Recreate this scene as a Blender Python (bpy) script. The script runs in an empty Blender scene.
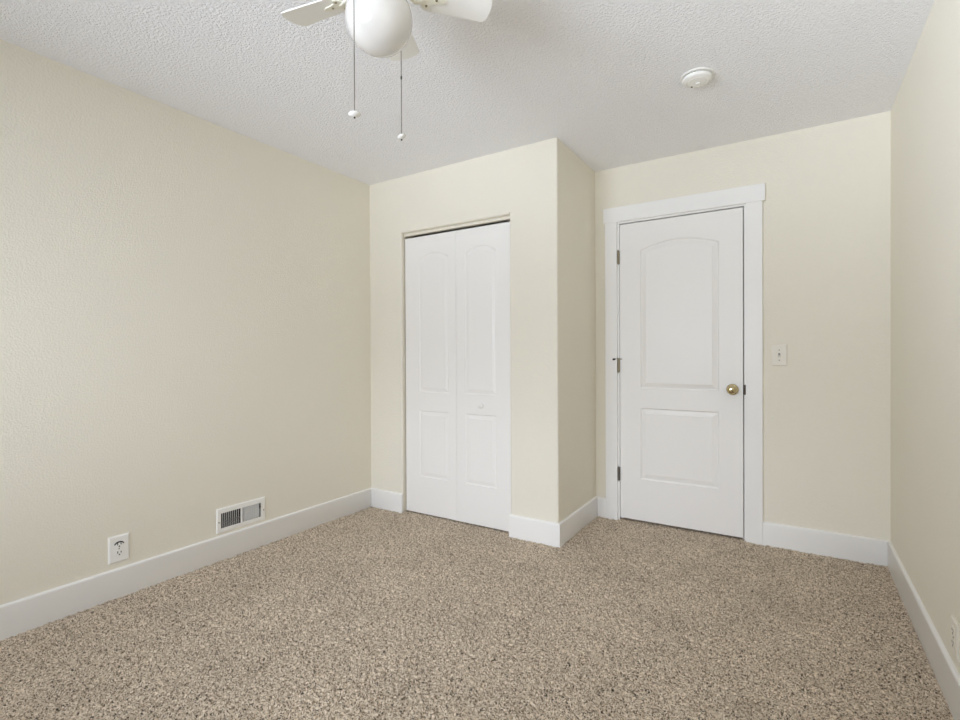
import bpy, bmesh, math, random
import numpy as np
from mathutils import Matrix, Vector

# ------------------------------------------------------------------ camera, light, exposure
scene = bpy.context.scene
COL = scene.collection
scene.view_settings.view_transform = 'Standard'
scene.view_settings.look = 'None'
scene.view_settings.gamma = 1.0
scene.view_settings.use_curve_mapping = False
scene.view_settings.exposure = 0.0
scene.cycles.use_denoising = True
scene.cycles.denoiser = 'OPENIMAGEDENOISE'
scene.cycles.denoising_input_passes = 'RGB_ALBEDO_NORMAL'
scene.cycles.use_adaptive_sampling = False
scene.cycles.max_bounces = 14
scene.cycles.diffuse_bounces = 10
scene.cycles.glossy_bounces = 4
scene.cycles.transparent_max_bounces = 8
scene.cycles.sample_clamp_indirect = 8.0
scene.cycles.caustics_reflective = False
scene.cycles.caustics_refractive = False

cd = bpy.data.cameras.new('camera')
cam = bpy.data.objects.new('camera', cd)
COL.objects.link(cam)
cd.sensor_width = 36.0
cd.lens = 497.503 / 960 * 36
cd.shift_x = -0.16 / 960
cd.shift_y = -2.24 / 960
cd.clip_start = 0.02
CF = Vector((-0.53396734, 0.84548646, -0.00561491)).normalized()
CR = Vector((0.84550459, 0.53394795, -0.00464423)).normalized()
CU = CR.cross(CF)
cam.matrix_world = Matrix(((CR.x, CU.x, -CF.x, 0), (CR.y, CU.y, -CF.y, 0), (CR.z, CU.z, -CF.z, 1.1462), (0, 0, 0, 1)))
scene.camera = cam

# room dimensions (metres)
XL, XR = -2.729, 0.436        # left and right wall faces
YB, YC = 3.427, 2.758         # back wall face, closet front face
YF = -1.25                    # wall behind the camera
XS = -1.194                   # closet side face
H = 2.44
WX0, WX1, WZ0, WZ1 = -2.30, -0.45, 0.70, 2.08     # window opening behind the camera

# daylight outside: brightness by height (steep ground, ground, horizon, low sky, high sky)
# for the left, middle and right of the view from the window; uneven bands made up to light the room
DAY = [(0.0, 2.20, 0.85, 0.00, 0.0), (0.0, 0.75, 0.22, 0.70, 0.0), (0.0, 0.0, 0.42, 0.28, 0.0)]
TINT = (1.01, 1.105, 1.26)
world = bpy.data.worlds.new('daylight')
scene.world = world
world.use_nodes = True
wn, wl = world.node_tree.nodes, world.node_tree.links
wn.clear()
wo = wn.new('ShaderNodeOutputWorld')
bgd = wn.new('ShaderNodeBackground')
tc = wn.new('ShaderNodeTexCoord')
sp = wn.new('ShaderNodeSeparateXYZ')
wl.new(tc.outputs['Generated'], sp.inputs[0])


def wmath(op, a, b=None):
    n = wn.new('ShaderNodeMath'); n.operation = op
    for i, v in enumerate((a, b)):
        if v is None: continue
        if isinstance(v, (int, float)): n.inputs[i].default_value = v
        else: wl.new(v, n.inputs[i])
    return n.outputs[0]


def wstep(v, lo, hi):
    n = wn.new('ShaderNodeMapRange'); n.interpolation_type = 'SMOOTHSTEP'
    n.inputs['From Min'].default_value = lo; n.inputs['From Max'].default_value = hi
    wl.new(v, n.inputs['Value'])
    return n.outputs[0]


up = wmath('MULTIPLY_ADD', sp.outputs['Z'], 0.5)
up.node.inputs[2].default_value = 0.5
side = wmath('DIVIDE', sp.outputs['X'], wmath('ABSOLUTE', sp.outputs['Y']))
w_right = wstep(side, 0.25, 0.65)
w_left = wmath('SUBTRACT', 1.0, wstep(side, -0.65, -0.25))
w_mid = wmath('SUBTRACT', wmath('SUBTRACT', 1.0, w_right), w_left)
top = max(max(r_) for r_ in DAY)
total = None
for row, wgt in zip(DAY, (w_left, w_mid, w_right)):
    rp = wn.new('ShaderNodeValToRGB')
    els = rp.color_ramp.elements
    els[0].position, els[1].position = 0.15, 0.85
    for p_ in (0.37, 0.50, 0.63):
        els.new(p_)
    for e, v in zip(els, row):
        e.color = (v / top, v / top, v / top, 1)
    wl.new(up, rp.inputs[0])
    part = wmath('MULTIPLY', rp.outputs[0], wgt)
    total = part if total is None else wmath('ADD', total, part)
tn = wn.new('ShaderNodeVectorMath'); tn.operation = 'SCALE'
tn.inputs[0].default_value = TINT
wl.new(total, tn.inputs['Scale'])
wl.new(tn.outputs[0], bgd.inputs['Color'])
bgd.inputs['Strength'].default_value = 22.0 * top
wl.new(bgd.outputs[0], wo.inputs[0])

pl = bpy.data.lights.new('window_portal', 'AREA')
pl.shape = 'RECTANGLE'
pl.size = WX1 - WX0
pl.size_y = WZ1 - WZ0
pl.cycles.is_portal = True
po = bpy.data.objects.new('window_portal', pl)
po.location = ((WX0 + WX1) / 2, YF - 0.13, (WZ0 + WZ1) / 2)
po.rotation_euler = (math.radians(90), 0, 0)      # faces +y, into the room
COL.objects.link(po)


# ------------------------------------------------------------------ helpers
def link(o, parent=None):
    COL.objects.link(o)
    if parent is not None:
        o.parent = parent
    return o


def tag(o, label=None, cat=None, group=None, kind=None):
    if label: o['label'] = label
    if cat: o['category'] = cat
    if group: o['group'] = group
    if kind: o['kind'] = kind
    return o


def empty(name, loc=(0, 0, 0)):
    o = bpy.data.objects.new(name, None)
    o.location = loc
    o.empty_display_size = 0.1
    return link(o)


def obj(name, bm, mat, parent=None, smooth=False, off=None, angle=None):
    """bm -> one mesh object; with off, the world-space mesh is moved so that it sits under a parent placed at off"""
    bmesh.ops.recalc_face_normals(bm, faces=bm.faces[:])
    if off is not None:
        bmesh.ops.translate(bm, vec=-Vector(off), verts=bm.verts[:])
    me = bpy.data.meshes.new(name)
    if smooth:
        for f in bm.faces: f.smooth = True
        lim = math.radians(angle if angle else 35)
        for e in bm.edges:
            if len(e.link_faces) == 2 and e.calc_face_angle(0) > lim:
                e.smooth = False
    bm.to_mesh(me)
    bm.free()
    me.materials.append(mat)
    return link(bpy.data.objects.new(name, me), parent)


def bx(bm, x0, x1, y0, y1, z0, z1, bev=0.0, seg=2):
    vs = [bm.verts.new((x, y, z)) for z in (z0, z1) for y in (y0, y1) for x in (x0, x1)]
    fs = [bm.faces.new([vs[i] for i in q]) for q in ((0, 2, 3, 1), (4, 5, 7, 6), (0, 1, 5, 4), (2, 6, 7, 3), (0, 4, 6, 2), (1, 3, 7, 5))]
    if bev > 0:
        es = list({e for f in fs for e in f.edges})
        bmesh.ops.bevel(bm, geom=es, offset=bev, segments=seg, affect='EDGES', profile=0.5)
    return bm


def prism(bm, pts, z0, z1, M=None):
    """closed polygon pts (x, y) extruded in z, then transformed by M"""
    a = [bm.verts.new((p[0], p[1], z0)) for p in pts]
    b = [bm.verts.new((p[0], p[1], z1)) for p in pts]
    n = len(pts)
    bm.faces.new(a[::-1]); bm.faces.new(b)
    for i in range(n):
        bm.faces.new((a[i], a[(i + 1) % n], b[(i + 1) % n], b[i]))
    if M is not None:
        bmesh.ops.transform(bm, matrix=M, verts=a + b)


def lathe(bm, prof, M=None, n=48):
    """prof (r, z) revolved round z"""
    rings, vs = [], []
    for r, z in prof:
        if r < 1e-6:
            v = bm.verts.new((0, 0, z)); rings.append([v]); vs.append(v)
        else:
            ring = [bm.verts.new((r * math.cos(2 * math.pi * k / n), r * math.sin(2 * math.pi * k / n), z)) for k in range(n)]
            rings.append(ring); vs += ring
    for A, B in zip(rings, rings[1:]):
        for k in range(n):
            if len(A) == 1 and len(B) == 1: continue
            if len(A) == 1: bm.faces.new((A[0], B[k], B[(k + 1) % n]))
            elif len(B) == 1: bm.faces.new((A[k], A[(k + 1) % n], B[0]))
            else: bm.faces.new((A[k], A[(k + 1) % n], B[(k + 1) % n], B[k]))
    for R in (rings[0], rings[-1]):
        if len(R) > 1: bm.faces.new(R)
    if M is not None:
        bmesh.ops.transform(bm, matrix=M, verts=vs)


def tube(bm, pts, rad, n=10, flat=1.0):
    """tube along pts; rad a number or a list; flat squashes it in z"""
    pts = [Vector(p) for p in pts]
    if not isinstance(rad, (list, tuple)): rad = [rad] * len(pts)
    rings = []
    for i, p in enumerate(pts):
        d = (pts[min(i + 1, len(pts) - 1)] - pts[max(i - 1, 0)]).normalized()
        a = d.cross(Vector((0, 0, 1)))
        if a.length < 1e-3: a = Vector((1, 0, 0))
        a.normalize(); b = a.cross(d)
        rings.append([bm.verts.new(p + a * (rad[i] * math.cos(2 * math.pi * k / n)) + b * (rad[i] * flat * math.sin(2 * math.pi * k / n))) for k in range(n)])
    for A, B in zip(rings, rings[1:]):
        for k in range(n):
            bm.faces.new((A[k], A[(k + 1) % n], B[(k + 1) % n], B[k]))
    bm.faces.new(rings[0]); bm.faces.new(rings[-1])


def arc(cx, cy, r, a0, a1, n=6):
    return [(cx + r * math.cos(math.radians(a0 + (a1 - a0) * i / n)), cy + r * math.sin(math.radians(a0 + (a1 - a0) * i / n))) for i in range(n + 1)]


# ------------------------------------------------------------------ materials
def srgb(r, g, b):
    f = lambda c: (c / 255 / 12.92) if c / 255 <= 0.04045 else ((c / 255 + 0.055) / 1.055) ** 2.4
    return (f(r), f(g), f(b), 1)


def mat(name, color, rough=0.5, metal=0.0, spec=0.5, coat=0.0):
    m = bpy.data.materials.new(name)
    m.use_nodes = True
    b = m.node_tree.nodes['Principled BSDF']
    b.inputs['Base Color'].default_value = color
    b.inputs['Roughness'].default_value = rough
    b.inputs['Metallic'].default_value = metal
    b.inputs['Specular IOR Level'].default_value = spec
    b.inputs['Coat Weight'].default_value = coat
    return m


def texture(m, layers, dist=1.0, strength=1.0, var=0.0):
    """bump from noise layers [(scale, detail, weight, contrast lo, hi)], plus a trace of colour mottling"""
    nt = m.node_tree; N, L = nt.nodes, nt.links
    b = N['Principled BSDF']
    g = N.new('ShaderNodeNewGeometry')
    acc = None
    for sc, det, w, lo, hi in layers:
        t = N.new('ShaderNodeTexNoise'); t.inputs['Scale'].default_value = sc; t.inputs['Detail'].default_value = det
        L.new(g.outputs['Position'], t.inputs['Vector'])
        r = N.new('ShaderNodeMapRange'); r.interpolation_type = 'SMOOTHSTEP'
        r.inputs['From Min'].default_value = lo; r.inputs['From Max'].default_value = hi; r.inputs['To Max'].default_value = w
        L.new(t.outputs['Fac'], r.inputs['Value'])
        if acc is None: acc = r.outputs[0]
        else:
            a = N.new('ShaderNodeMath'); a.operation = 'ADD'
            L.new(acc, a.inputs[0]); L.new(r.outputs[0], a.inputs[1]); acc = a.outputs[0]
    bp = N.new('ShaderNodeBump'); bp.inputs['Distance'].default_value = dist; bp.inputs['Strength'].default_value = strength
    L.new(acc, bp.inputs['Height']); L.new(bp.outputs[0], b.inputs['Normal'])
    if var:
        t = N.new('ShaderNodeTexNoise'); t.inputs['Scale'].default_value = 3.0; t.inputs['Detail'].default_value = 3
        L.new(g.outputs['Position'], t.inputs['Vector'])
        hs = N.new('ShaderNodeHueSaturation'); hs.inputs['Color'].default_value = b.inputs['Base Color'].default_value
        r = N.new('ShaderNodeMapRange'); r.inputs['To Min'].default_value = 1 - var; r.inputs['To Max'].default_value = 1 + var
        L.new(t.outputs['Fac'], r.inputs['Value']); L.new(r.outputs[0], hs.inputs['Value']); L.new(hs.outputs[0], b.inputs['Base Color'])
    return m


M_WALL = texture(mat('cream_wall_paint', srgb(231, 226, 212), 0.6, spec=0.25), [(130, 2, 1.0, 0.35, 0.7)], 0.0016, 0.4, 0.01)
M_CEIL = texture(mat('textured_ceiling_paint', srgb(248, 248, 250), 0.85, spec=0.15), [(95, 5, 1.0, 0.36, 0.70), (230, 3, 0.5, 0.3, 0.7)], 0.005, 0.6, 0.01)
M_TRIM = texture(mat('white_trim_paint', srgb(238, 237, 235), 0.32, spec=0.5), [(60, 2, 1.0, 0.2, 0.8)], 0.0006, 0.2)
M_DOOR = texture(mat('white_door_paint', srgb(238, 236, 233), 0.36, spec=0.45), [(90, 2, 1.0, 0.3, 0.7)], 0.0005, 0.25)
M_FAN = texture(mat('white_fan_enamel', srgb(240, 239, 234), 0.3, spec=0.5), [(40, 2, 1.0, 0.3, 0.7)], 0.0003, 0.2)
M_IRON = texture(mat('cream_bracket_enamel', srgb(236, 234, 218), 0.3, spec=0.5), [(60, 2, 1.0, 0.3, 0.7)], 0.0003, 0.2)
M_OPAL = texture(mat('opal_glass', srgb(212, 209, 204), 0.07, spec=0.5, coat=0.6), [(8, 1, 1.0, 0.3, 0.7)], 0.0003, 0.1)
_b = M_OPAL.node_tree.nodes['Principled BSDF']      # milky glass: light spreads inside it
_b.inputs['Subsurface Weight'].default_value = 0.8
_b.inputs['Subsurface Radius'].default_value = (1.0, 1.0, 1.0)
_b.inputs['Subsurface Scale'].default_value = 0.10
M_PLASTIC = texture(mat('white_plastic', srgb(240, 239, 235), 0.35, spec=0.5), [(50, 2, 1.0, 0.3, 0.7)], 0.0003, 0.2)
M_ALMOND = texture(mat('almond_plastic', srgb(230, 225, 213), 0.4, spec=0.4), [(50, 2, 1.0, 0.3, 0.7)], 0.0003, 0.2)
M_DARK = texture(mat('dark_slot', srgb(24, 22, 20), 0.7), [(90, 2, 1.0, 0.3, 0.7)], 0.0003, 0.2)
M_DUCT = texture(mat('dull_duct_metal', srgb(38, 36, 34), 0.6, metal=0.1), [(50, 2, 1.0, 0.3, 0.7)], 0.0005, 0.3)
M_BRASS = texture(mat('polished_brass', srgb(200, 186, 148), 0.16, metal=1.0), [(40, 2, 1.0, 0.3, 0.7)], 0.0003, 0.2)
M_HINGE = texture(mat('antique_brass', srgb(150, 140, 118), 0.35, metal=1.0), [(80, 2, 1.0, 0.3, 0.7)], 0.0004, 0.3)
M_STEEL = texture(mat('dull_steel', srgb(128, 124, 116), 0.35, metal=1.0), [(80, 2, 1.0, 0.3, 0.7)], 0.0003, 0.3)
M_BRONZE = texture(mat('dark_bronze', srgb(58, 46, 32), 0.4, metal=0.6), [(80, 2, 1.0, 0.3, 0.7)], 0.0003, 0.3)
M_CHAIN = texture(mat('chain_metal', srgb(120, 114, 104), 0.4, metal=0.8), [(200, 2, 1.0, 0.3, 0.7)], 0.0003, 0.3)


def carpet_material():
    m = mat('flecked_cut_pile_carpet', (0.4, 0.3, 0.2, 1), 0.95, spec=0.05)
    nt = m.node_tree; N, L = nt.nodes, nt.links
    b = N['Principled BSDF']
    b.inputs['Sheen Weight'].default_value = 0.15
    b.inputs['Sheen Roughness'].default_value = 0.6
    g = N.new('ShaderNodeNewGeometry')
    ns = N.new('ShaderNodeTexNoise'); ns.inputs['Scale'].default_value = 90; ns.inputs['Detail'].default_value = 2
    L.new(g.outputs['Position'], ns.inputs['Vector'])
    mv = N.new('ShaderNodeVectorMath'); mv.operation = 'MULTIPLY_ADD'
    mv.inputs[1].default_value = (0.006, 0.006, 0.0)
    L.new(ns.outputs['Color'], mv.inputs[0]); L.new(g.outputs['Position'], mv.inputs[2])
    flat = N.new('ShaderNodeVectorMath'); flat.operation = 'MULTIPLY'; flat.inputs[1].default_value = (1, 1, 0)
    L.new(mv.outputs[0], flat.inputs[0])
    vo = N.new('ShaderNodeTexVoronoi'); vo.voronoi_dimensions = '2D'; vo.inputs['Scale'].default_value = 300
    L.new(flat.outputs[0], vo.inputs['Vector'])
    sp = N.new('ShaderNodeSeparateColor'); L.new(vo.outputs['Color'], sp.inputs[0])
    cr = N.new('ShaderNodeValToRGB'); cr.color_ramp.interpolation = 'CONSTANT'
    E = cr.color_ramp.elements
    stops = [(0.0, (60, 49, 38)), (0.10, (146, 128, 108)), (0.27, (189, 171, 149)), (0.52, (211, 194, 172)), (0.80, (234, 219, 198))]
    E[0].position, E[0].color = stops[0][0], srgb(*stops[0][1])
    E[1].position, E[1].color = stops[1][0], srgb(*stops[1][1])
    for p, c in stops[2:]:
        e = E.new(p); e.color = srgb(*c)
    L.new(sp.outputs[0], cr.inputs[0])
    # shading of pile brushed by vacuum and footsteps, painted into the colour
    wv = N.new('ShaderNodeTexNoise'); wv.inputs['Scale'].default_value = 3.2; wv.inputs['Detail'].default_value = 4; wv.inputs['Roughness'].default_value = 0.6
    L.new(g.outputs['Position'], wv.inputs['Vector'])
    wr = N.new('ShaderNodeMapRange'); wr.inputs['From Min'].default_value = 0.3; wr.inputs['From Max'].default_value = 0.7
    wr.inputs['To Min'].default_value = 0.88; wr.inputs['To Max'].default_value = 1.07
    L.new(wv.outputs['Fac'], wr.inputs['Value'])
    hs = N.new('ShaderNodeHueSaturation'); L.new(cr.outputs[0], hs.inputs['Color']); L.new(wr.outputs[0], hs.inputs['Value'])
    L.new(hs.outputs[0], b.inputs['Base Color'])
    # fibre-level bump
    t = N.new('ShaderNodeTexNoise'); t.inputs['Scale'].default_value = 420; t.inputs['Detail'].default_value = 2
    L.new(g.outputs['Position'], t.inputs['Vector'])
    bp = N.new('ShaderNodeBump'); bp.inputs['Distance'].default_value = 0.003; bp.inputs['Strength'].default_value = 0.8
    L.new(t.outputs['Fac'], bp.inputs['Height']); L.new(bp.outputs[0], b.inputs['Normal'])
    return m


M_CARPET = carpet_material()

# ------------------------------------------------------------------ floor: real pile relief
def build_floor():
    st = 0.0046
    x = np.arange(XL - 0.12, XR + 0.12 + st, st)
    y = np.arange(YF - 0.10, YB + 0.20 + st, st)
    nx, ny = len(x), len(y)
    rng = np.random.default_rng(7)
    h = rng.random((ny, nx))

    def blur(a):
        a = (np.roll(a, 1, 0) + 2 * a + np.roll(a, -1, 0)) / 4
        return (np.roll(a, 1, 1) + 2 * a + np.roll(a, -1, 1)) / 4
    f = h * 0.35 + blur(h) * 1.3
    f = (f - f.mean()) / f.std()
    z = np.clip(f, -2.4, 1.4) * 0.0025
    # low, broad unevenness left by vacuuming
    X, Y = np.meshgrid(x, y)
    for k in range(9):
        a = rng.random() * 6.28; w = 4 + 10 * rng.random()
        z += 0.00045 * np.sin((X * np.cos(a) + Y * np.sin(a)) * w + rng.random() * 6.28)
    jx = (rng.random((ny, nx)) - .5) * st * .7
    jy = (rng.random((ny, nx)) - .5) * st * .7
    co = np.stack([X + jx, Y + jy, z], -1).reshape(-1, 3).astype(np.float32)
    i = np.arange(nx * ny).reshape(ny, nx)
    q = np.stack([i[:-1, :-1], i[:-1, 1:], i[1:, 1:], i[1:, :-1]], -1).reshape(-1, 4)
    # a skirt of four corner points below closes the slab
    base = len(co)
    cx0, cx1, cy0, cy1 = x[0], x[-1], y[0], y[-1]
    co = np.vstack([co, np.array([[cx0, cy0, -.05], [cx1, cy0, -.05], [cx1, cy1, -.05], [cx0, cy1, -.05]], np.float32)])
    me = bpy.data.meshes.new('floor')
    me.vertices.add(len(co)); me.vertices.foreach_set('co', co.ravel())
    nq = len(q) + 1
    loops = np.concatenate([q.ravel(), [base + 3, base + 2, base + 1, base]]).astype(np.int32)
    me.loops.add(len(loops)); me.loops.foreach_set('vertex_index', loops)
    me.polygons.add(nq)
    me.polygons.foreach_set('loop_start', np.arange(0, nq * 4, 4, dtype=np.int32))
    me.update(calc_edges=True)
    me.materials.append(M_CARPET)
    o = link(bpy.data.objects.new('floor', me))
    return tag(o, 'wall-to-wall beige and brown flecked cut-pile carpet', 'floor', kind='structure')


build_floor()

# ------------------------------------------------------------------ walls and ceiling
T = 0.12


def S(name, bm, m=M_WALL, label=None, cat=None, parent=None, smooth=False, **k):
    o = obj(name, bm, m, parent, smooth=smooth, **k)
    if parent is None: tag(o, label, cat, kind='structure')
    return o


def holed(bm, u0, u1, v0, v1, holes, put):
    """rectangle minus rectangular holes, as boxes put(u0, u1, v0, v1)"""
    us = sorted({u0, u1, *[h[0] for h in holes], *[h[1] for h in holes]})
    for a, b in zip(us, us[1:]):
        cuts = sorted((h[2], h[3]) for h in holes if h[0] <= a and h[1] >= b)
        v = v0
        for c0, c1 in cuts:
            if c0 > v: put(a, b, v, c0)
            v = c1
        if v < v1: put(a, b, v, v1)


# register opening in the left wall
RY0, RY1, RZ0, RZ1 = 1.578, 1.826, 0.178, 0.262
bm = bmesh.new()
holed(bm, YF - T, YB + T, -0.05, H + 0.02, [(RY0, RY1, RZ0, RZ1)], lambda a, b, c, d: bx(bm, XL - T, XL, a, b, c, d))
S('wall_left', bm, label='long plain cream wall with floor register and outlet near its baseboard', cat='wall')

bm = bmesh.new(); bx(bm, XR, XR + T, YF - T, YB + T, -0.05, H + 0.02)
S('wall_right', bm, label='cream wall at the right edge, with an outlet low down', cat='wall')

DX0, DX1, DZ = -1.040, -0.246, 2.058     # rough opening of the bedroom door
bm = bmesh.new()
holed(bm, XL - 0.01, XR + 0.01, -0.05, H + 0.02, [(DX0, DX1, -0.05, DZ)], lambda a, b, c, d: bx(bm, a, b, YB, YB + T, c, d))
bx(bm, XL, XR, YB + T, YB + T + 0.03, -0.05, H)
S('wall_back', bm, label='cream wall around the bedroom door and the light switch', cat='wall')

bm = bmesh.new()
holed(bm, XL - 0.01, XR + 0.01, -0.05, H + 0.02, [(WX0, WX1, WZ0, WZ1)], lambda a, b, c, d: bx(bm, a, b, YF - T, YF, c, d))
S('wall_front', bm, label='cream wall holding the window that lights the room', cat='wall')

bm = bmesh.new(); bx(bm, XL - 0.1, XR + 0.1, YF - 0.1, YB + 0.14, H, H + 0.1)
S('ceiling', bm, M_CEIL, 'white ceiling with a fine stippled texture', 'ceiling')

# closet wall: rounded drywall corners, opening for the bifold door
OX0, OX1, OZ = -2.417, -1.520, 2.034
r = 0.012; tw = 0.11
bm = bmesh.new()
zt = OZ + r
left = [(XL - .005, YC)] + arc(OX0 - r, YC + r, r, -90, 0) + [(OX0, YC + tw), (XL - .005, YC + tw)]
prism(bm, left, -0.02, zt)
right = arc(OX1 + r, YC + r, r, 180, 270) + arc(XS - r, YC + r, r, -90, 0) + [(XS, YB + 0.01), (XS - tw, YB + 0.01), (XS - tw, YC + tw), (OX1, YC + tw)]
prism(bm, right, -0.02, zt)
upper = [(XL - .005, YC)] + arc(XS - r, YC + r, r, -90, 0) + [(XS, YB + 0.01), (XS - tw, YB + 0.01), (XS - tw, YC + tw), (XL - .005, YC + tw)]
prism(bm, upper, zt, H + 0.005)
# rounded lower edge of the header: section (y, z) run along x
sec = [(YC + tw, OZ), (YC + tw, zt), (YC, zt)] + [(YC + r - r * math.cos(math.radians(a)), OZ + r - r * math.sin(math.radians(a))) for a in range(15, 91, 15)]
prism(bm, sec, 0, 1, Matrix(((0, 0, OX1 - OX0, OX0), (1, 0, 0, 0), (0, 1, 0, 0), (0, 0, 0, 1))))
S('wall_closet', bm, M_WALL, 'cream closet wall jutting into the room around the bifold door', 'wall', smooth=True, angle=30)


# ------------------------------------------------------------------ baseboards
BH, BT = 0.1385, 0.015


def baseboard(name, p0, p1, nrm, label, m0=0.0, m1=0.0):
    """runs from p0 to p1 along the wall face; nrm points into the room; m0/m1 lengthen the front edge per unit depth (mitres)"""
    prof = [(0, -0.006), (BT, -0.006), (BT, BH - 0.012), (BT - 0.0012, BH - 0.0065), (BT - 0.0042, BH - 0.0022), (BT - 0.0085, BH - 0.0003), (0, BH)]
    p0, p1, n = Vector(p0), Vector(p1), Vector(nrm)
    d = (p1 - p0).normalized()
    bm = bmesh.new()
    A = [bm.verts.new((*(p0 + n * q - d * (q * m0)), z)) for q, z in prof]
    B = [bm.verts.new((*(p1 + n * q + d * (q * m1)), z)) for q, z in prof]
    k = len(prof)
    bm.faces.new(A); bm.faces.new(B[::-1])
    for i in range(k):
        bm.faces.new((A[i], A[(i + 1) % k], B[(i + 1) % k], B[i]))
    return S(name, bm, M_TRIM, label, 'baseboard', smooth=True, angle=50)


baseboard('baseboard_left', (XL, YF), (XL, YC), (1, 0), 'long white baseboard under the floor register wall', m1=-1)
baseboard('baseboard_closet_left', (XL, YC), (OX0 + 0.004, YC), (0, -1), 'short white baseboard between the room corner and the bifold door', m0=-1)
baseboard('baseboard_closet_right', (OX1 - 0.004, YC), (XS, YC), (0, -1), 'short white baseboard from the bifold door to the jutting corner', m1=1)
baseboard('baseboard_closet_side', (XS, YC), (XS, YB), (1, 0), 'white baseboard along the side face of the closet', m0=1, m1=-1)
baseboard('baseboard_back_left', (XS, YB), (-1.118, YB), (0, -1), 'tiny white baseboard stub beside the door casing', m0=-1)
baseboard('baseboard_back_right', (-0.160, YB), (XR, YB), (0, -1), 'white baseboard below the light switch', m1=-1)
baseboard('baseboard_right', (XR, YF), (XR, YB), (-1, 0), 'white baseboard running forward along the outlet wall at the right edge', m1=-1)
baseboard('baseboard_front', (XL, YF), (XR, YF), (0, 1), 'white baseboard under the window', m0=-1, m1=-1)


# ------------------------------------------------------------------ moulded door leaves
def inset(poly, d):
    """offset a counter-clockwise polygon inwards by d"""
    n = len(poly); out = []
    for i in range(n):
        p, a, b = Vector(poly[i]), Vector(poly[i - 1]), Vector(poly[(i + 1) % n])
        e1, e2 = (p - a).normalized(), (b - p).normalized()
        n1, n2 = Vector((-e1.y, e1.x)), Vector((-e2.y, e2.x))
        m = (n1 + n2).normalized()
        out.append(tuple(p + m * (d / max(0.3, m.dot(n1)))))
    return out


def arched(x0, x1, z0, z1, rise, n=16):
    """rectangle whose top bows up by rise, counter-clockwise"""
    pts = [(x0, z0), (x1, z0), (x1, z1)]
    if rise > 0:
        w = (x1 - x0) / 2; R = (w * w + rise * rise) / (2 * rise); cx = (x0 + x1) / 2; cz = z1 + rise - R
        a = math.asin(w / R)
        for i in range(1, n):
            t = a - 2 * a * i / n
            pts.append((cx + R * math.sin(t), cz + R * math.cos(t)))
    pts.append((x0, z1))
    return pts


def leaf(x0, x1, z0, z1, yf, th, panels, prof):
    """door leaf facing -y with raised panels pressed in its face; prof = [(inset, depth)]"""
    bm = bmesh.new()
    e = 0.0015
    V = lambda p, y: bm.verts.new((p[0], y, p[1]))
    outer = [(x0 + e, z0 + e), (x1 - e, z0 + e), (x1 - e, z1 - e), (x0 + e, z1 - e)]
    full = [(x0, z0), (x1, z0), (x1, z1), (x0, z1)]
    o = [V(p, yf) for p in outer]
    edges = [bm.edges.new((o[i], o[(i + 1) % 4])) for i in range(4)]
    for pn in panels:
        loop = [V(p, yf) for p in pn]
        k = len(loop)
        edges += [bm.edges.new((loop[i], loop[(i + 1) % k])) for i in range(k)]
        prev = loop
        for d, dep in prof:
            cur = [V(p, yf + dep) for p in inset(pn, d)]
            for i in range(k):
                bm.faces.new((prev[i], prev[(i + 1) % k], cur[(i + 1) % k], cur[i]))
            prev = cur
        bm.faces.new(prev)
    bmesh.ops.triangle_fill(bm, use_beauty=True, use_dissolve=False, edges=edges)
    s = [V(p, yf + e) for p in full]
    bk = [V(p, yf + th) for p in full]
    for i in range(4):
        j = (i + 1) % 4
        bm.faces.new((o[i], o[j], s[j], s[i])); bm.faces.new((s[i], s[j], bk[j], bk[i]))
    bm.faces.new(bk)
    return bm


PROF = [(0.0035, 0.0045), (0.007, 0.0068), (0.011, 0.0072), (0.032, 0.0030), (0.0355, 0.0022), (0.037, 0.0004)]

# bedroom door
door = empty('door_1', (-1.021, YB, 0.018))
tag(door, 'closed white two-panel bedroom door with arched upper panel and brass knob', 'door', kind='structure')
D0 = door.location
SX0, SX1 = -1.0205, -0.2650
obj('door_leaf', leaf(SX0, SX1, 0.018, 2.0395, YB + 0.001, 0.035,
    [arched(-0.881, -0.399, 0.913, 1.850, 0.050), arched(-0.881, -0.399, 0.298, 0.783, 0)], PROF), M_DOOR, door, off=D0)
KX, KZ = -0.323, 0.926
TK = Matrix.Translation((KX, YB, KZ)) @ Matrix.Rotation(math.radians(90), 4, 'X')      # lathe z -> -y
bm = bmesh.new()
lathe(bm, [(0, 0.0635), (0.012, 0.0632), (0.0165, 0.0615), (0.0180, 0.0590), (0.0215, 0.0575), (0.0255, 0.0525), (0.0272, 0.046), (0.0262, 0.040),
           (0.0225, 0.035), (0.0150, 0.031), (0.0120, 0.026), (0.0120, 0.014), (0.0135, 0.010)], TK)
knob = obj('door_knob', bm, M_BRASS, door, smooth=True, off=D0, angle=50)
bm = bmesh.new()
lathe(bm, [(0.0, 0.011), (0.016, 0.0105), (0.024, 0.0085), (0.0300, 0.0055), (0.0335, 0.0035), (0.0345, 0.001), (0.0345, -0.0005), (0, -0.0005)], TK)
obj('rosette', bm, M_BRASS, knob, smooth=True, off=D0, angle=50)
bm = bmesh.new()
lathe(bm, [(0, 0.0645), (0.0035, 0.0645), (0.0035, 0.0625), (0, 0.0625)], TK, 16)
obj('privacy_pin', bm, M_DARK, knob, off=D0)
hz = [1.816, 1.069, 0.320]
hinges = []
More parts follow.
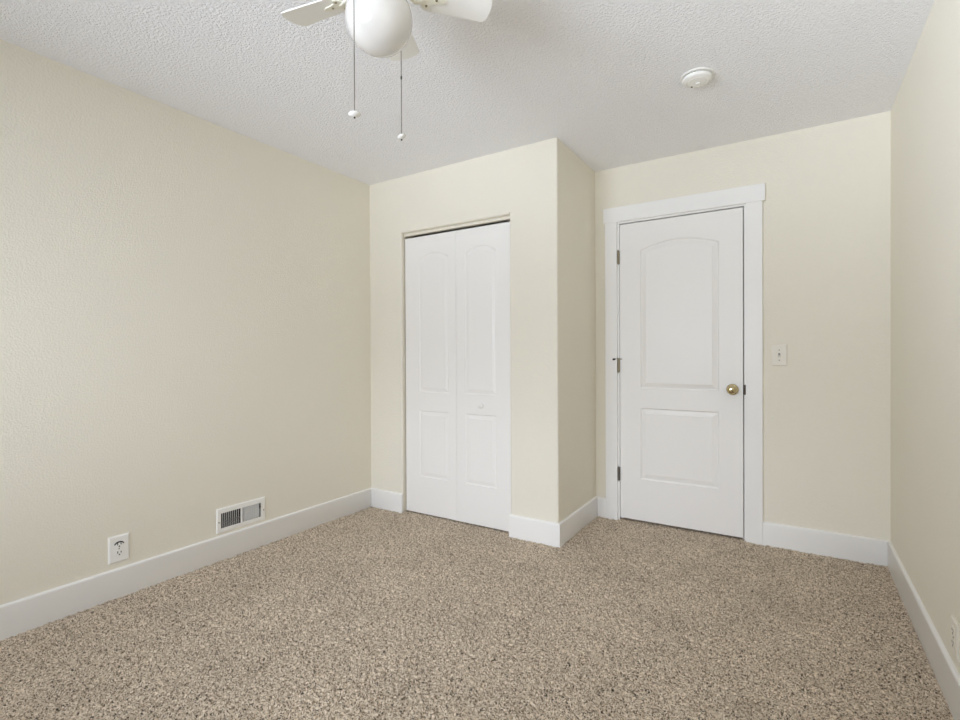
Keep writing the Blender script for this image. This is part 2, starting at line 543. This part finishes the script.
for i, z in enumerate(hz):
    bm = bmesh.new()
    p = [(0, -0.050), (0.003, -0.050), (0.0042, -0.0475), (0.0035, -0.0455)]
    for k in range(5):
        a = -0.045 + k * 0.018
        p += [(0.0062, a + 0.0006), (0.0066, a + 0.0016), (0.0066, a + 0.0164), (0.0062, a + 0.0174), (0.0052, a + 0.0180)]
    p += [(0.0035, 0.0455), (0.0048, 0.0475), (0.003, 0.050), (0, 0.0505)]
    lathe(bm, p, Matrix.Translation((-1.0285, YB - 0.0075, z)), 16)
    bx(bm, -1.0285, -1.0195, YB - 0.004, YB + 0.0004, z - 0.045, z + 0.045)
    hinges.append(obj('hinge', bm, M_STEEL if i == 2 else M_HINGE, door, smooth=True, off=D0))
hinges[2]['label'] = 'dull grey steel hinge'
# hinge-pin door stop on the middle hinge
bm = bmesh.new()
zt = hz[1] + 0.047
lathe(bm, [(0, -0.003), (0.008, -0.003), (0.008, 0.002), (0, 0.002)], Matrix.Translation((-1.0285, YB - 0.0075, zt)), 16)
tube(bm, [(-1.0285, YB - 0.0075, zt), (-1.040, YB - 0.016, zt), (-1.052, YB - 0.023, zt - 0.003)], 0.0028, 10)
tube(bm, [(-1.0285, YB - 0.0075, zt), (-1.012, YB - 0.014, zt - 0.002), (-1.006, YB - 0.008, zt - 0.004)], 0.0028, 10)
stop = obj('door_stop', bm, M_HINGE, door, smooth=True, off=D0)
bm = bmesh.new()
tube(bm, [(-1.047, YB - 0.0205, zt - 0.002), (-1.051, YB - 0.0225, zt - 0.003), (-1.061, YB - 0.027, zt - 0.005), (-1.063, YB - 0.028, zt - 0.0055)], [0.005, 0.0062, 0.0062, 0.004], 12)
obj('rubber_tip', bm, M_DARK, stop, smooth=True, off=D0)
bm = bmesh.new(); bx(bm, SX1 - 0.001, SX1 + 0.001, YB + 0.006, YB + 0.032, KZ - 0.028, KZ + 0.028)
obj('latch_plate', bm, M_BRONZE, door, off=D0)

# casing and jamb
tr = empty('trim_1', (DX0, YB, 0))
tag(tr, 'flat white casing and jamb framing the bedroom door', 'trim', kind='structure')
F0 = tr.location
CT = 0.018
for a, b in ((-1.118, -1.036), (-0.249, -0.160)):
    bm = bmesh.new(); bx(bm, a, b, YB - CT, YB + 0.001, -0.004, 2.0585, 0.0015, 2)
    obj('side_casing', bm, M_TRIM, tr, off=F0)
bm = bmesh.new(); bx(bm, -1.129, -0.146, YB - CT - 0.003, YB + 0.001, 2.0585, 2.160, 0.0015, 2)
obj('head_casing', bm, M_TRIM, tr, off=F0)
bm = bmesh.new()
for a, b in ((DX0, -1.0235), (-0.2585, DX1)):
    bx(bm, a, b, YB, YB + T, -0.004, DZ)
bx(bm, -1.0235, -0.2585, YB, YB + T, 2.0475, DZ)
for a, b in ((-1.0235, -1.012), (-0.270, -0.2585)):          # stops behind the leaf
    bx(bm, a, b, YB + 0.0385, YB + 0.075, -0.004, 2.0475)
bx(bm, -1.012, -0.270, YB + 0.0385, YB + 0.075, 2.036, 2.0475)
obj('jamb', bm, M_TRIM, tr, off=F0)
bm = bmesh.new(); bx(bm, -0.2592, -0.2498, YB - 0.0015, YB + 0.03, KZ - 0.030, KZ + 0.030, 0.0004, 1)
obj('strike_plate', bm, M_BRONZE, tr, off=F0)['label'] = 'dark brass strike plate'

# bifold closet door
bif = empty('door_2', (OX0, YC + 0.045, 0))
tag(bif, 'closed white two-leaf bifold closet door with arched panels and a small round knob', 'door', kind='structure')
B0 = bif.location
YL = YC + 0.032
PB = [(0.003, 0.0035), (0.006, 0.0050), (0.0095, 0.0053), (0.026, 0.0022), (0.029, 0.0016), (0.0305, 0.0003)]
leaves = []
for x0, x1, a, b in ((-2.4075, -1.9565, -2.279, -2.020), (-1.9555, -1.5220, -1.882, -1.638)):
    leaves.append(obj('door_leaf', leaf(x0, x1, 0.011, 1.9965, YL, 0.030,
        [arched(a, b, 0.882, 1.832, 0.040), arched(a, b, 0.275, 0.750, 0)], PB), M_DOOR, bif, off=B0))
bm = bmesh.new()
lathe(bm, [(0, 0.024), (0.008, 0.0236), (0.0135, 0.0215), (0.0165, 0.0175), (0.0160, 0.0135), (0.0120, 0.0095), (0.0080, 0.0065), (0.0075, 0.003), (0.0100, 0.0), (0, 0.0)],
      Matrix.Translation((-1.752, YL, 0.810)) @ Matrix.Rotation(math.radians(90), 4, 'X'), 32)
obj('knob', bm, M_PLASTIC, leaves[1], smooth=True, off=B0, angle=60)
bm = bmesh.new(); bx(bm, OX0 + 0.002, OX1 - 0.002, YL - 0.002, YL + 0.026, 2.0140, OZ - 0.0005, 0.001, 1)
obj('track', bm, M_WALL, bif, off=B0)

# ------------------------------------------------------------------ window behind the camera
win = empty('window_1', ((WX0 + WX1) / 2, YF - 0.06, WZ0))
tag(win, 'white framed two-sash window in the wall facing the closet', 'window', kind='structure')
W0 = win.location
bm = bmesh.new()
f = 0.045
for a, b, c, d in ((WX0, WX0 + f, WZ0, WZ1), (WX1 - f, WX1, WZ0, WZ1), (WX0 + f, WX1 - f, WZ0, WZ0 + f), (WX0 + f, WX1 - f, WZ1 - f, WZ1),
                   ((WX0 + WX1) / 2 - 0.025, (WX0 + WX1) / 2 + 0.025, WZ0 + f, WZ1 - f)):
    bx(bm, a, b, YF - 0.09, YF - 0.04, c, d)
obj('window_frame', bm, M_TRIM, win, off=W0)
mg = bpy.data.materials.new('window_glass'); mg.use_nodes = True
gn, gl = mg.node_tree.nodes, mg.node_tree.links
gn.clear()
go = gn.new('ShaderNodeOutputMaterial'); gt = gn.new('ShaderNodeBsdfTransparent'); gg = gn.new('ShaderNodeBsdfGlossy')
gg.inputs['Roughness'].default_value = 0.02
gm = gn.new('ShaderNodeMixShader'); gf = gn.new('ShaderNodeFresnel'); gf.inputs['IOR'].default_value = 1.25
gl.new(gf.outputs[0], gm.inputs[0]); gl.new(gt.outputs[0], gm.inputs[1]); gl.new(gg.outputs[0], gm.inputs[2]); gl.new(gm.outputs[0], go.inputs[0])
xm = (WX0 + WX1) / 2
for a, b in ((WX0 + f, xm - 0.025), (xm + 0.025, WX1 - f)):
    bm = bmesh.new(); bx(bm, a, b, YF - 0.067, YF - 0.063, WZ0 + f, WZ1 - f)
    obj('window_pane', bm, mg, win, off=W0)
bm = bmesh.new(); bx(bm, WX0 - 0.05, WX1 + 0.05, YF - 0.04, YF + 0.03, WZ0 - 0.02, WZ0 + 0.002, 0.003, 2)
obj('window_sill', bm, M_TRIM, win, off=W0)

# ------------------------------------------------------------------ ceiling fan
FX, FY = -1.0805, 1.1375
fan = empty('ceiling_fan', (FX, FY, H))
tag(fan, 'white five-blade ceiling fan with a round opal glass globe and two pull chains', 'ceiling fan')
z_ = lambda z: z - H
bm = bmesh.new()
lathe(bm, [(0, 0), (0.080, 0), (0.082, z_(2.425)), (0.070, z_(2.395)), (0.060, z_(2.380)), (0, z_(2.380))])
obj('canopy', bm, M_FAN, fan, smooth=True)
bm = bmesh.new()
lathe(bm, [(0, z_(2.384)), (0.060, z_(2.384)), (0.090, z_(2.376)), (0.108, z_(2.358)), (0.112, z_(2.335)), (0.108, z_(2.312)), (0.092, z_(2.300)), (0.070, z_(2.296)), (0, z_(2.296))])
obj('motor_housing', bm, M_FAN, fan, smooth=True)
bm = bmesh.new()
lathe(bm, [(0, z_(2.298)), (0.060, z_(2.298)), (0.062, z_(2.285)), (0.062, z_(2.268)), (0.078, z_(2.262)), (0.080, z_(2.244)), (0.074, z_(2.240)), (0, z_(2.240))])
obj('light_fitter', bm, M_FAN, fan, smooth=True)
bm = bmesh.new()
pr = [(0.0, z_(2.258)), (0.066, z_(2.258)), (0.068, z_(2.254))]
for k in range(0, 29):
    a = math.radians(48 - k * (138 / 28))
    pr.append((0.1020 * math.cos(a) if k < 28 else 0.0, z_(2.181) + (0.1020 * math.sin(a))))
lathe(bm, pr, n=64)
obj('globe', bm, M_OPAL, fan, smooth=True, angle=60)

ZB = 2.272
PIT = math.radians(-12.4)
angs = [189.3 - 72 * k for k in range(5)]


def blade_mesh():
    w0, w1, R = 0.094, 0.113, 0.344
    up = [(0.128, 0.026), (0.133, 0.038), (0.145, w0 / 2)]
    for i in range(1, 7):
        t = i / 7; up.append((0.145 + (R - 0.006 - 0.145) * t, w0 / 2 + (w1 - w0) / 2 * t))
    up += [(R - 0.006, w1 / 2 - 0.0005), (R - 0.001, w1 / 2 - 0.0035)]
    tip = [(R + 0.012 * (1 - (v / (w1 / 2)) ** 2), v) for v in (0.042, 0.028, 0.014, 0, -0.014, -0.028, -0.042)]
    pts = up + tip + [(x, -y) for x, y in reversed(up)]
    bm = bmesh.new(); prism(bm, pts[::-1], -0.0022, 0.0022)
    es = [e for e in bm.edges if abs(e.verts[0].co.z - e.verts[1].co.z) < 1e-6]
    bmesh.ops.bevel(bm, geom=es, offset=0.0006, segments=1, affect='EDGES')
    return bm


def iron_mesh():
    """scrolled bracket under the blade root, in the blade's own frame"""
    bm = bmesh.new()
    prism(bm, [(0.128, -0.012), (0.138, -0.030), (0.150, -0.036), (0.158, -0.030), (0.160, -0.018), (0.178, -0.013), (0.200, -0.010), (0.210, 0),
               (0.200, 0.010), (0.178, 0.013), (0.160, 0.018), (0.158, 0.030), (0.150, 0.036), (0.138, 0.030), (0.128, 0.012)], -0.0066, -0.0030)
    tube(bm, [(0.078, -0.004, 0.020), (0.088, 0.001, 0.013), (0.098, 0.010, 0.000), (0.110, 0.016, -0.007), (0.124, 0.013, -0.009), (0.136, 0.004, -0.0075), (0.150, 0, -0.006)],
         [0.010, 0.0085, 0.0075, 0.0075, 0.0075, 0.0075, 0.005], 12, 0.55)
    tube(bm, [(0.098, 0.010, 0.000), (0.102, -0.006, -0.004), (0.112, -0.016, -0.008), (0.126, -0.018, -0.009), (0.140, -0.010, -0.0065)], [0.005, 0.0055, 0.0058, 0.0055, 0.003], 10, 0.6)
    return bm


blade0 = iron0 = None
for k, a in enumerate(angs):
    Mx = Matrix.Translation((0, 0, ZB - H)) @ Matrix.Rotation(math.radians(a), 4, 'Z') @ Matrix.Rotation(PIT, 4, 'X')
    if k == 0:
        blade0 = obj('blade', blade_mesh(), M_FAN, fan, smooth=True)
        iron0 = obj('blade_bracket', iron_mesh(), M_IRON, fan, smooth=True)
        bm = bmesh.new()
        lathe(bm, [(0, -0.0095), (0.003, -0.009), (0.0042, -0.0066), (0, -0.0060)], Matrix.Translation((0.148, -0.024, 0)), 16)
        s0 = obj('screw', bm, M_HINGE, iron0, smooth=True)
        scr = [s0]
        for dx, dy in ((0.0, 0.048), (0.030, 0.024)):
            c = s0.copy(); c.location = (dx, dy, 0); link(c, iron0); scr.append(c)
        b, ir = blade0, iron0
    else:
        b = blade0.copy(); link(b, fan)
        ir = iron0.copy(); link(ir, fan)
        for s in scr:
            c = s.copy(); link(c, ir)
    b.matrix_local = Mx
    ir.matrix_local = Mx


def pull_chain(dx, dy, zbot, tilt, connector=None):
    """beaded chain from the fitter over the globe's shoulder and straight down"""
    L = math.hypot(dx, dy); ux, uy = dx / L, dy / L
    pts, rad = [], []
    path = [(0.060, 2.276), (0.080, 2.278), (0.098, 2.272), (L, 2.260), (L, 2.250)]
    for r_, z in path:
        pts.append((ux * r_, uy * r_, z - H)); rad.append(0.0011)
    z = 2.248
    while z > zbot:
        pts.append((dx, dy, z - H)); rad.append(0.0008)
        pts.append((dx, dy, z - 0.0012 - H)); rad.append(0.0016)
        pts.append((dx, dy, z - 0.0026 - H)); rad.append(0.0016)
        z -= 0.0038
    bm = bmesh.new(); tube(bm, pts, rad, 6)
    ch = obj('pull_chain', bm, M_CHAIN, fan, smooth=True)
    bm = bmesh.new()
    prf = [(0.0, 0.0072), (0.004, 0.0068), (0.0105, 0.0052), (0.0160, 0.0028), (0.0180, 0.0), (0.0160, -0.0028), (0.0105, -0.0052), (0.004, -0.0068), (0, -0.0072)]
    R = Matrix.Rotation(math.radians(32.3), 4, 'Z') @ Matrix.Rotation(tilt, 4, 'Y')
    k = 1.0 if tilt > -0.2 else 0.80
    lathe(bm, [(a * k, b) for a, b in prf], Matrix.Translation((dx, dy, zbot - H)) @ R, 32)
    obj('pull_knob', bm, M_PLASTIC, ch, smooth=True)
    bm = bmesh.new()
    lathe(bm, [(0, 0.003), (0.0022, 0.002), (0.003, 0), (0.0022, -0.002), (0, -0.003)], Matrix.Translation((dx, dy, zbot - 0.0105 - H)), 12)
    obj('end_bead', bm, M_DARK, ch, smooth=True)
    if connector:
        bm = bmesh.new()
        lathe(bm, [(0, 0.006), (0.002, 0.0055), (0.0026, 0.002), (0.0026, -0.002), (0.002, -0.0055), (0, -0.006)], Matrix.Translation((dx, dy, connector - H)), 12)
        obj('chain_connector', bm, M_DARK, ch, smooth=True)
    return ch


pull_chain(-1.0755 - FX, 1.0285 - FY, 1.845, math.radians(-3))
pull_chain(-1.0835 - FX, 1.2415 - FY, 1.860, math.radians(-22), 2.052)

# ------------------------------------------------------------------ smoke detector
sd = empty('smoke_detector', (-0.382, 2.506, H))
tag(sd, 'round white smoke detector on the ceiling in front of the bedroom door', 'smoke detector')
bm = bmesh.new(); lathe(bm, [(0, 0.001), (0.0715, 0.001), (0.0715, -0.004), (0.069, -0.006), (0, -0.006)])
obj('mounting_plate', bm, M_PLASTIC, sd, smooth=True)
bm = bmesh.new()
lathe(bm, [(0, -0.005), (0.0575, -0.005), (0.0575, -0.011), (0.0640, -0.0115), (0.0645, -0.017), (0.061, -0.023), (0.054, -0.027), (0.045, -0.0285),
           (0.0435, -0.0265), (0.0405, -0.0265), (0.039, -0.029), (0.020, -0.0305), (0, -0.031)])
cv = obj('cover', bm, M_PLASTIC, sd, smooth=True, angle=25)
bm = bmesh.new(); lathe(bm, [(0, -0.030), (0.0115, -0.030), (0.0115, -0.0340), (0.010, -0.0355), (0, -0.0358)], Matrix.Translation((0.002, 0.010, 0)), 24)
obj('test_button', bm, M_PLASTIC, sd, smooth=True)
bm = bmesh.new(); lathe(bm, [(0, -0.0255), (0.0042, -0.0255), (0.0042, -0.0295), (0, -0.0300)], Matrix.Translation((-0.028, 0.034, 0.0)), 12)
obj('indicator_light', bm, M_DARK, sd, smooth=True)
for k in range(28):
    bm = bmesh.new(); bx(bm, 0.0560, 0.0582, -0.0035, 0.0035, -0.0105, -0.0065)
    bmesh.ops.transform(bm, matrix=Matrix.Rotation(2 * math.pi * k / 28, 4, 'Z'), verts=bm.verts[:])
    obj('smoke_slot', bm, M_CHAIN, sd)

# ------------------------------------------------------------------ wall register (vent)
vy0, vy1, vz0, vz1 = 1.554, 1.855, 0.152, 0.291
vent = empty('wall_register', (XL, (vy0 + vy1) / 2, vz0))
tag(vent, 'white metal air register with vertical louvres low on the wall', 'vent')
V0 = vent.location
bm = bmesh.new()
holes = [(RY0, 1.696, RZ0, RZ1), (1.706, RY1 - 0.002, RZ0, RZ1)]
holed(bm, vy0 + 0.006, vy1 - 0.006, vz0 + 0.006, vz1 - 0.006, holes, lambda a, b, c, d: bx(bm, XL + 0.004, XL + 0.0075, a, b, c, d))
# sloping rim
o_ = [(vy0, vz0), (vy1, vz0), (vy1, vz1), (vy0, vz1)]
i_ = [(vy0 + .006, vz0 + .006), (vy1 - .006, vz0 + .006), (vy1 - .006, vz1 - .006), (vy0 + .006, vz1 - .006)]
A = [bm.verts.new((XL, p[0], p[1])) for p in o_]; A2 = [bm.verts.new((XL + 0.002, p[0], p[1])) for p in o_]; B = [bm.verts.new((XL + 0.0075, p[0], p[1])) for p in i_]
for k in range(4):
    j = (k + 1) % 4
    bm.faces.new((A[k], A[j], A2[j], A2[k])); bm.faces.new((A2[k], A2[j], B[j], B[k]))
obj('face_plate', bm, M_FAN, vent, off=V0)
bm = bmesh.new()      # sheet-metal duct behind
d0, d1 = XL - 0.11, XL + 0.003
for a in ((d0, d1, RY0 - .002, RY0, RZ0, RZ1), (d0, d1, RY1, RY1 + .002, RZ0, RZ1), (d0, d1, RY0, RY1, RZ0 - .002, RZ0), (d0, d1, RY0, RY1, RZ1, RZ1 + .002), (d0 - .002, d0, RY0, RY1, RZ0, RZ1)):
    bx(bm, *a)
obj('duct', bm, M_DUCT, vent, off=V0)


def slat(y, ang, depth):
    """vertical louvre blade through the face at y; ang = lean of its depth direction towards +y"""
    bm = bmesh.new()
    bx(bm, -depth, 0.0030, -0.0008, 0.0008, RZ0 - 0.001, RZ1 + 0.001)
    bmesh.ops.transform(bm, matrix=Matrix.Translation((XL + 0.0035, y, 0)) @ Matrix.Rotation(ang, 4, 'Z'), verts=bm.verts[:])
    return bm


n1 = 10
for k in range(1, n1):
    obj('louvre', slat(RY0 + (1.696 - RY0) * k / n1, math.radians(-34), 0.0110), M_FAN, vent, off=V0)
for k in range(1, n1):
    obj('louvre', slat(1.706 + (RY1 - 0.002 - 1.706) * k / n1, math.radians(15), 0.0095), M_FAN, vent, off=V0)
bm = bmesh.new(); bx(bm, XL - 0.004, XL + 0.016, 1.8130, 1.8150, 0.232, 0.256, 0.0008, 1); bx(bm, XL + 0.014, XL + 0.020, 1.8115, 1.8165, 0.240, 0.246, 0.0015, 2)
obj('damper_lever', bm, M_STEEL, vent, off=V0)['label'] = 'grey damper lever'
for y in (vy0 + 0.012, vy1 - 0.012):
    bm = bmesh.new(); lathe(bm, [(0, 0.0022), (0.0025, 0.0018), (0.0038, 0), (0, 0)], Matrix.Translation((XL + 0.0075, y, 0.214)) @ Matrix.Rotation(math.radians(90), 4, 'Y'), 16)
    obj('screw', bm, M_STEEL, vent, smooth=True, off=V0)


# ------------------------------------------------------------------ outlets and switch (built in a frame: u along the wall, w up, n out of the wall)
def frame(org, u, n):
    u, n = Vector(u), Vector(n); w = Vector((0, 0, 1))
    return Matrix(((u.x, w.x, n.x, org[0]), (u.y, w.y, n.y, org[1]), (u.z, w.z, n.z, org[2]), (0, 0, 0, 1)))


def place(o, M):
    o.data.transform(M)
    if M.determinant() < 0: o.data.flip_normals()


def plate(bm, w, h):
    vs = [(-w / 2, -h / 2), (w / 2, -h / 2), (w / 2, h / 2), (-w / 2, h / 2)]
    A = [bm.verts.new((*p, 0)) for p in vs]; A2 = [bm.verts.new((*p, 0.003)) for p in vs]
    B = [bm.verts.new((p[0] * (1 - .012 / w), p[1] * (1 - .012 / h), 0.0065)) for p in vs]
    for k in range(4):
        j = (k + 1) % 4
        bm.faces.new((A[k], A[j], A2[j], A2[k])); bm.faces.new((A2[k], A2[j], B[j], B[k]))
    bm.faces.new(B); bm.faces.new(A)


def outlet(org, u, n, label, w=0.087, h=0.127, shade_arc=False, mt=None):
    mt = mt or M_PLASTIC
    root = empty('electrical_outlet', org)
    tag(root, label, 'outlet')
    M = frame((0, 0, 0), u, n)
    bm = bmesh.new(); plate(bm, w, h)
    place(obj('cover_plate', bm, mt, root), M)
    for s in (1, -1):
        zc = 0.0195 * s
        bm = bmesh.new()
        pts = [(0.0172 * math.cos(t), zc + max(-0.0142, min(0.0142, 0.0172 * math.sin(t)))) for t in [2 * math.pi * i / 28 for i in range(28)]]
        prism(bm, pts, 0.003, 0.0085)
        rc = obj('receptacle', bm, mt, root); place(rc, M)
        for dx, hh in ((-0.0068, 0.0105), (0.0068, 0.0085)):
            bm = bmesh.new(); bx(bm, dx - 0.0018, dx + 0.0018, zc + 0.0035 - hh / 2, zc + 0.0035 + hh / 2, 0.0075, 0.0088)
            place(obj('slot', bm, M_DARK, rc), M)
        bm = bmesh.new(); lathe(bm, [(0, 0.0088), (0.0033, 0.0088), (0.0033, 0.0075), (0, 0.0075)], Matrix.Translation((0, zc - 0.0078, 0)), 16)
        place(obj('ground_hole', bm, M_DARK, rc), M)
        if shade_arc and s == 1:
            bm = bmesh.new()
            po_ = [(0.0205 * math.cos(math.radians(a)), zc + 0.0150 * math.sin(math.radians(a)) + 0.001) for a in range(5, 176, 10)]
            pi_ = [(0.0165 * math.cos(math.radians(a)), zc + 0.0090 * math.sin(math.radians(a)) + 0.001) for a in range(175, 4, -10)]
            prism(bm, po_ + pi_, 0.0060, 0.0091)  # dark arc piece stands in for the shadow at the socket's top
            g = obj('socket_shade', bm, M_DARK, root); place(g, M); g['label'] = 'dark arc painted as shade over the upper socket'
    bm = bmesh.new(); lathe(bm, [(0, 0.0082), (0.002, 0.0078), (0.0032, 0.0064), (0, 0.0064)], None, 16)
    place(obj('screw', bm, M_STEEL, root, smooth=True), M)
    return root


outlet((XL, 1.080, 0.231), (0, 1, 0), (1, 0, 0), 'white duplex outlet low on the wall, with a painted arc of shade over its upper socket', shade_arc=True)
outlet((XR, 2.148, 0.236), (0, 1, 0), (-1, 0, 0), 'cream-coloured outlet cut off by the right edge of the photo', w=0.077, h=0.116, mt=M_ALMOND)

sw = empty('light_switch', (-0.0755, YB, 1.137))
tag(sw, 'white toggle light switch on the wall beside the bedroom door casing', 'light switch')
M = frame((0, 0, 0), (1, 0, 0), (0, -1, 0))
bm = bmesh.new(); plate(bm, 0.083, 0.128)
place(obj('cover_plate', bm, M_ALMOND, sw), M)
bm = bmesh.new(); bx(bm, -0.005, 0.005, -0.012, 0.012, 0.005, 0.0072)
place(obj('toggle_slot', bm, M_STEEL, sw), M)
bm = bmesh.new(); bx(bm, -0.0035, 0.0035, -0.004, 0.004, 0.005, 0.021, 0.001, 2)
bmesh.ops.transform(bm, matrix=Matrix.Translation((0, -0.002, 0)) @ Matrix.Rotation(math.radians(24), 4, 'X'), verts=bm.verts[:])
place(obj('toggle', bm, M_ALMOND, sw), M)
for s in (1, -1):
    bm = bmesh.new(); lathe(bm, [(0, 0.0082), (0.002, 0.0078), (0.0032, 0.0064), (0, 0.0064)], Matrix.Translation((0, 0.030 * s, 0)), 16)
    place(obj('screw', bm, M_STEEL, sw, smooth=True), M)
